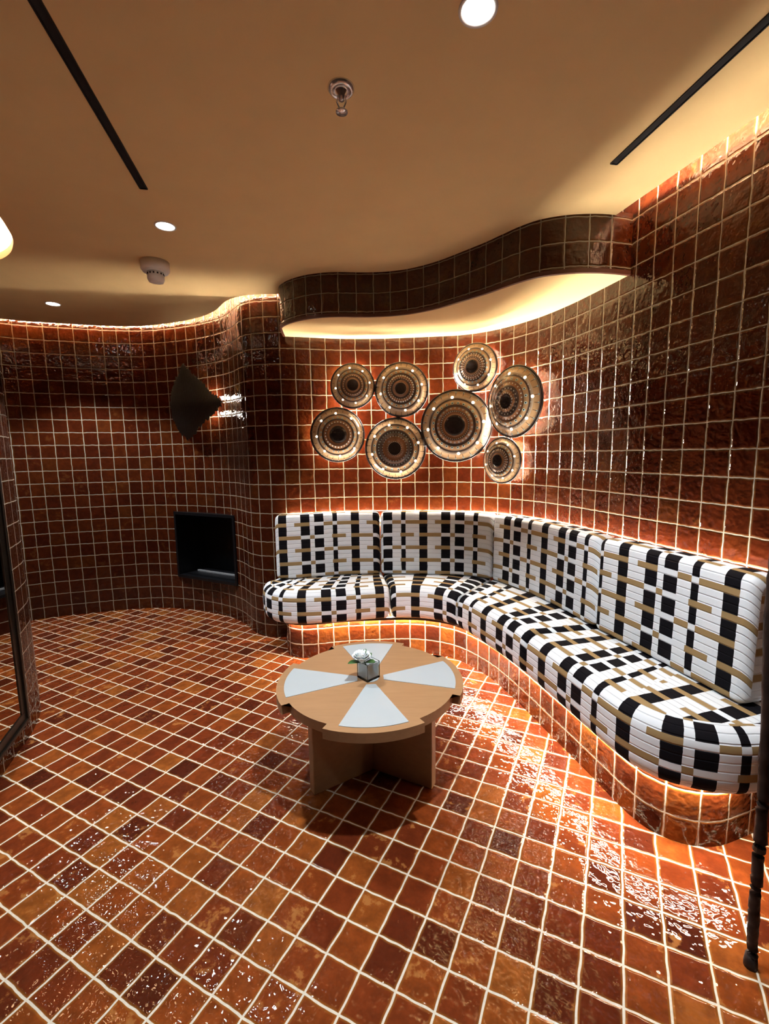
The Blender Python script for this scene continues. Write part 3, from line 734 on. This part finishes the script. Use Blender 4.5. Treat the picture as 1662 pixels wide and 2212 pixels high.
# glass cube vase with a white rose
vz = (TZ + 0.02) * S
vase = thing('glass_vase', 'small square glass vase with grey lining at the middle of the table', 'vase', (-1.01 * S, 17.72 * S, vz), math.radians(43))
hs = 0.325 * S
def open_box(h, z0, z1, t, tb):
    bm = bmesh.new()
    o0 = [bm.verts.new((x * h, y * h, z0)) for x, y in ((-1, -1), (1, -1), (1, 1), (-1, 1))]
    o1 = [bm.verts.new((x * h, y * h, z1)) for x, y in ((-1, -1), (1, -1), (1, 1), (-1, 1))]
    k = h - t
    i1 = [bm.verts.new((x * k, y * k, z1)) for x, y in ((-1, -1), (1, -1), (1, 1), (-1, 1))]
    i0 = [bm.verts.new((x * k, y * k, z0 + tb)) for x, y in ((-1, -1), (1, -1), (1, 1), (-1, 1))]
    bm.faces.new(o0); bm.faces.new(i0)
    for r0, r1 in ((o0, o1), (o1, i1), (i1, i0)):
        for j in range(4): bm.faces.new((r0[j], r0[(j + 1) % 4], r1[(j + 1) % 4], r1[j]))
    return fix(bm)
bm = open_box(hs, 0, 0.70 * S, 0.003, 0.007)
obj('glass_box', fix(bm), M['glass'], vase)
hl = hs - 0.0042
bm = open_box(hl, 0.09 * S, 0.66 * S, 0.002, 0.002)
obj('lining', fix(bm), M['liner'], vase)
rose = thing('white_rose', 'white rose with green leaves standing in the glass vase', 'flower', (-1.16 * S, 17.6 * S, vz + 0.012))
bm = bmesh.new(); add_tube(bm, [(0.012, 0.01, 0), (0.006, 0.004, 0.045), (-0.006, -0.006, 0.075)], 0.0022, 8); obj('stem', fix(bm), M['leaf'], rose, True)
bm = bmesh.new()
hc = Vector((-0.010, -0.012, 0.078))
for layer, (nP, tilt, Rr, hgt) in enumerate(((3, 0.05, 0.008, 0.026), (4, 0.2, 0.014, 0.028), (5, 0.42, 0.021, 0.028), (6, 0.7, 0.027, 0.027), (7, 1.0, 0.031, 0.022))):
    for k in range(nP):
        a0 = 2 * PI * k / nP + layer * 0.5; wdt = 2 * PI / nP * 0.72
        grid = []
        for i in range(7):
            row = []
            for j in range(5):
                s_, t_ = (i / 6 - 0.5) * 2, j / 4
                a = a0 + s_ * wdt * (0.55 + 0.45 * math.sin(PI * min(1, t_ * 0.75 + 0.1)))
                rr_ = Rr * (0.25 + 0.75 * t_ ** 0.7) + math.sin(tilt) * 0.008 * t_ ** 2
                zz = hgt * t_ * math.cos(tilt * 0.7) + 0.005 * (1 - s_ * s_) * t_ - 0.014 * layer / 4 * (1 - t_) - 0.0018 * t_ ** 3 * layer + 0.0015 * math.sin(7 * s_ + k + layer) * t_
                row.append(bm.verts.new(hc + Vector((rr_ * math.cos(a), rr_ * math.sin(a), zz))))
            grid.append(row)
        for i in range(6):
            for j in range(4): bm.faces.new((grid[i][j], grid[i + 1][j], grid[i + 1][j + 1], grid[i][j + 1])).smooth = True
o = obj('petals', bm, M['petal'], rose); so = o.modifiers.new('thickness', 'SOLIDIFY'); so.thickness = 0.0009
def leaf(base, dirv, length, width, droop):
    bm = bmesh.new(); d = Vector(dirv).normalized(); sd = Vector((-d.y, d.x, 0)).normalized(); rows = []
    for i in range(9):
        t = i / 8; w = width * math.sin(PI * min(1.0, t * 0.93 + 0.05)) ** 0.8
        c = Vector(base) + d * length * t + Vector((0, 0, -droop * t * t))
        rows.append([bm.verts.new(c - sd * w + Vector((0, 0, 0.25 * w))), bm.verts.new(c), bm.verts.new(c + sd * w + Vector((0, 0, 0.25 * w)))])
    for a, b in zip(rows, rows[1:]):
        for k in range(2): bm.faces.new((a[k], a[k + 1], b[k + 1], b[k])).smooth = True
    o = obj('leaf', bm, M['leaf'], rose); so = o.modifiers.new('thickness', 'SOLIDIFY'); so.thickness = 0.0008
leaf((-0.012, -0.016, 0.066), (-1, -0.45, 0.15), 0.056, 0.018, 0.004)
leaf((0.004, -0.012, 0.062), (0.75, -0.35, 0.25), 0.046, 0.019, 0.006)
leaf((0.006, 0.0, 0.066), (0.6, 0.6, 0.6), 0.040, 0.012, 0.004)
leaf((-0.004, -0.006, 0.09), (0.5, 0.8, 1.0), 0.030, 0.009, 0.004)

# ------------------------------------------------------------------ iron rod stand at the right
rod = thing('iron_stand', 'thin rough dark iron rod standing on the floor at the right edge', 'stand', (0.896, 1.01, 0))
path = [(8.96, 0.0), (8.97, 0.5), (8.94, 0.95), (8.93, 1.4), (8.90, 1.95), (8.91, 2.5), (8.88, 3.0), (8.91, 3.5), (8.86, 4.2), (8.87, 4.8), (8.82, 5.6), (8.81, 6.6), (8.72, 7.9), (8.66, 9.2), (8.62, 10.4), (8.6, 12.0), (8.6, 14.0)]
bm = bmesh.new(); rads = [0.128, 0.122, 0.118, 0.132, 0.112, 0.135, 0.118, 0.14, 0.12, 0.138, 0.13, 0.15, 0.14, 0.16, 0.14, 0.15, 0.14]
rng = random.Random(3)
pp, rd = [], []
for (a, b), (x0, z0), (x1, z1) in zip(zip(rads, rads[1:]), path, path[1:]):
    for k in range(4):
        t = k / 4; pp.append(((lin(x0, x1, t) - 8.96) * S, rng.uniform(-.0015, .0015), lin(z0, z1, t) * S)); rd.append(lin(a, b, t) * S * rng.uniform(0.94, 1.06))
pp.append(((path[-1][0] - 8.96) * S, 0, path[-1][1] * S)); rd.append(rads[-1] * S)
add_tube(bm, pp, rd, 10); obj('rod', fix(bm), M['iron'], rod, True)
bm = bmesh.new(); add_lathe(bm, [(0, 0), (0.15 * S, 0), (0.155 * S, 0.1 * S), (0.125 * S, 0.35 * S), (0, 0.35 * S)], 14); obj('foot', fix(bm), M['iron'], rod, True)

# ------------------------------------------------------------------ things on the ceiling
names = ['round recessed downlight, large and near at the top centre of the photo', 'recessed downlight in the left ceiling between the slot vent and the smoke detector', 'smallest recessed downlight at far left near the lit ceiling edge'] + ['round recessed downlight beside the near end of the left slot vent']
for k, (x, y) in enumerate(DOWNLIGHTS):
    d = thing('downlight', names[k], 'ceiling light', (x * S, y * S, ZC * S), 0, 'round ceiling downlights')
    bm = bmesh.new(); add_lathe(bm, [(0.36 * S, 0.002), (0.46 * S, 0.002), (0.45 * S, -0.004), (0.38 * S, -0.003)], 40, closed=True); obj('trim_ring', fix(bm), M['white_plastic'], d, True)
    bm = bmesh.new(); add_lathe(bm, [(0, 0.001), (0.375 * S, 0.001), (0.375 * S, -0.0015), (0, -0.0025)], 40); obj('diffuser', fix(bm), M['disc'], d, True)
    ld = bpy.data.lights.new('downlight_beam', 'SPOT'); ld.energy = SPOT_W * DIM[k]; ld.color = NEUTRAL; ld.spot_size = math.radians(98); ld.spot_blend = 0.4; ld.shadow_soft_size = 0.03
    lo_ = bpy.data.objects.new('beam', ld); C.objects.link(lo_); lo_.parent = d; lo_.location = (0, 0, -0.012)

def slot(a, b, label):
    a, b = Vector(a), Vector(b); L = (b - a).length; ang = math.atan2(b.y - a.y, b.x - a.x)
    r = thing('ceiling_slot_vent', label, 'vent', (a.x * S, a.y * S, ZC * S), ang, 'long black slots in the ceiling')
    bm = bmesh.new()
    for s_ in (-1, 1): add_box(bm, 0, L * S, s_ * 0.125 * S - 0.0022, s_ * 0.125 * S + 0.0022, -0.004, 0.02)
    for x_ in (0, L * S): add_box(bm, x_ - 0.002, x_ + 0.002, -0.125 * S, 0.125 * S, -0.004, 0.02)
    obj('frame', fix(bm), M['black_metal'], r)
    bm = bmesh.new(); add_box(bm, 0, L * S, -0.125 * S, 0.125 * S, -0.0015, 0.02); obj('slot', bm, M['slot'], r)
slot((-9.31, 19.1), (-6.5, 5.0), 'long black slot vent in the ceiling at upper left')
slot((8.13, 17.95), (10.3, 6.5), 'long black slot vent in the ceiling at upper right')

sm = thing('smoke_detector', 'white round smoke detector hanging below the left ceiling', 'detector', (-12.31 * S, 25.85 * S, ZC * S))
bm = bmesh.new(); add_lathe(bm, [(0, 0), (0.70 * S, 0), (0.70 * S, -0.40 * S), (0.62 * S, -0.52 * S), (0, -0.52 * S)], 40); obj('base', fix(bm), M['white_plastic'], sm, True)
bm = bmesh.new(); add_lathe(bm, [(0, -0.5 * S), (0.40 * S, -0.5 * S), (0.42 * S, -0.86 * S), (0.36 * S, -1.0 * S), (0.2 * S, -1.05 * S), (0, -1.05 * S)], 32); obj('sensor_head', fix(bm), M['white_plastic'], sm, True)
bm = bmesh.new()
for k in range(14):
    a = 2 * PI * k / 14; add_box(bm, 0.39 * S, 0.425 * S, -0.035 * S, 0.035 * S, -0.68 * S, -0.60 * S, Matrix.Rotation(a, 4, 'Z'))
obj('vent_openings', fix(bm), M['slot'], sm)

sp = thing('sprinkler_head', 'polished chrome fire sprinkler in the middle of the ceiling', 'sprinkler', (-1.25 * S, 14.36 * S, ZC * S))
bm = bmesh.new(); add_lathe(bm, [(0.38 * S, 0), (0.38 * S, -0.03 * S), (0.33 * S, -0.10 * S), (0.26 * S, -0.12 * S), (0.24 * S, -0.06 * S), (0.15 * S, 0.0)], 40); obj('escutcheon', bm, M['chrome'], sp, True)
bm = bmesh.new(); add_lathe(bm, [(0, 0.0), (0.2 * S, 0.0), (0.19 * S, -0.12 * S), (0.1 * S, -0.2 * S), (0.08 * S, -0.32 * S), (0, -0.32 * S)], 24); obj('body', fix(bm), M['chrome'], sp, True)
bm = bmesh.new()
for s_ in (-1, 1): add_tube(bm, [(s_ * 0.10 * S, 0, -0.15 * S), (s_ * 0.13 * S, 0, -0.35 * S), (s_ * 0.03 * S, 0, -0.58 * S)], 0.025 * S, 8)
obj('frame_arm', fix(bm), M['chrome'], sp, True)
bm = bmesh.new(); add_lathe(bm, [(0, -0.55 * S), (0.08 * S, -0.56 * S), (0.17 * S, -0.60 * S), (0.17 * S, -0.63 * S), (0, -0.63 * S)], 24); obj('deflector', fix(bm), M['chrome'], sp, True)
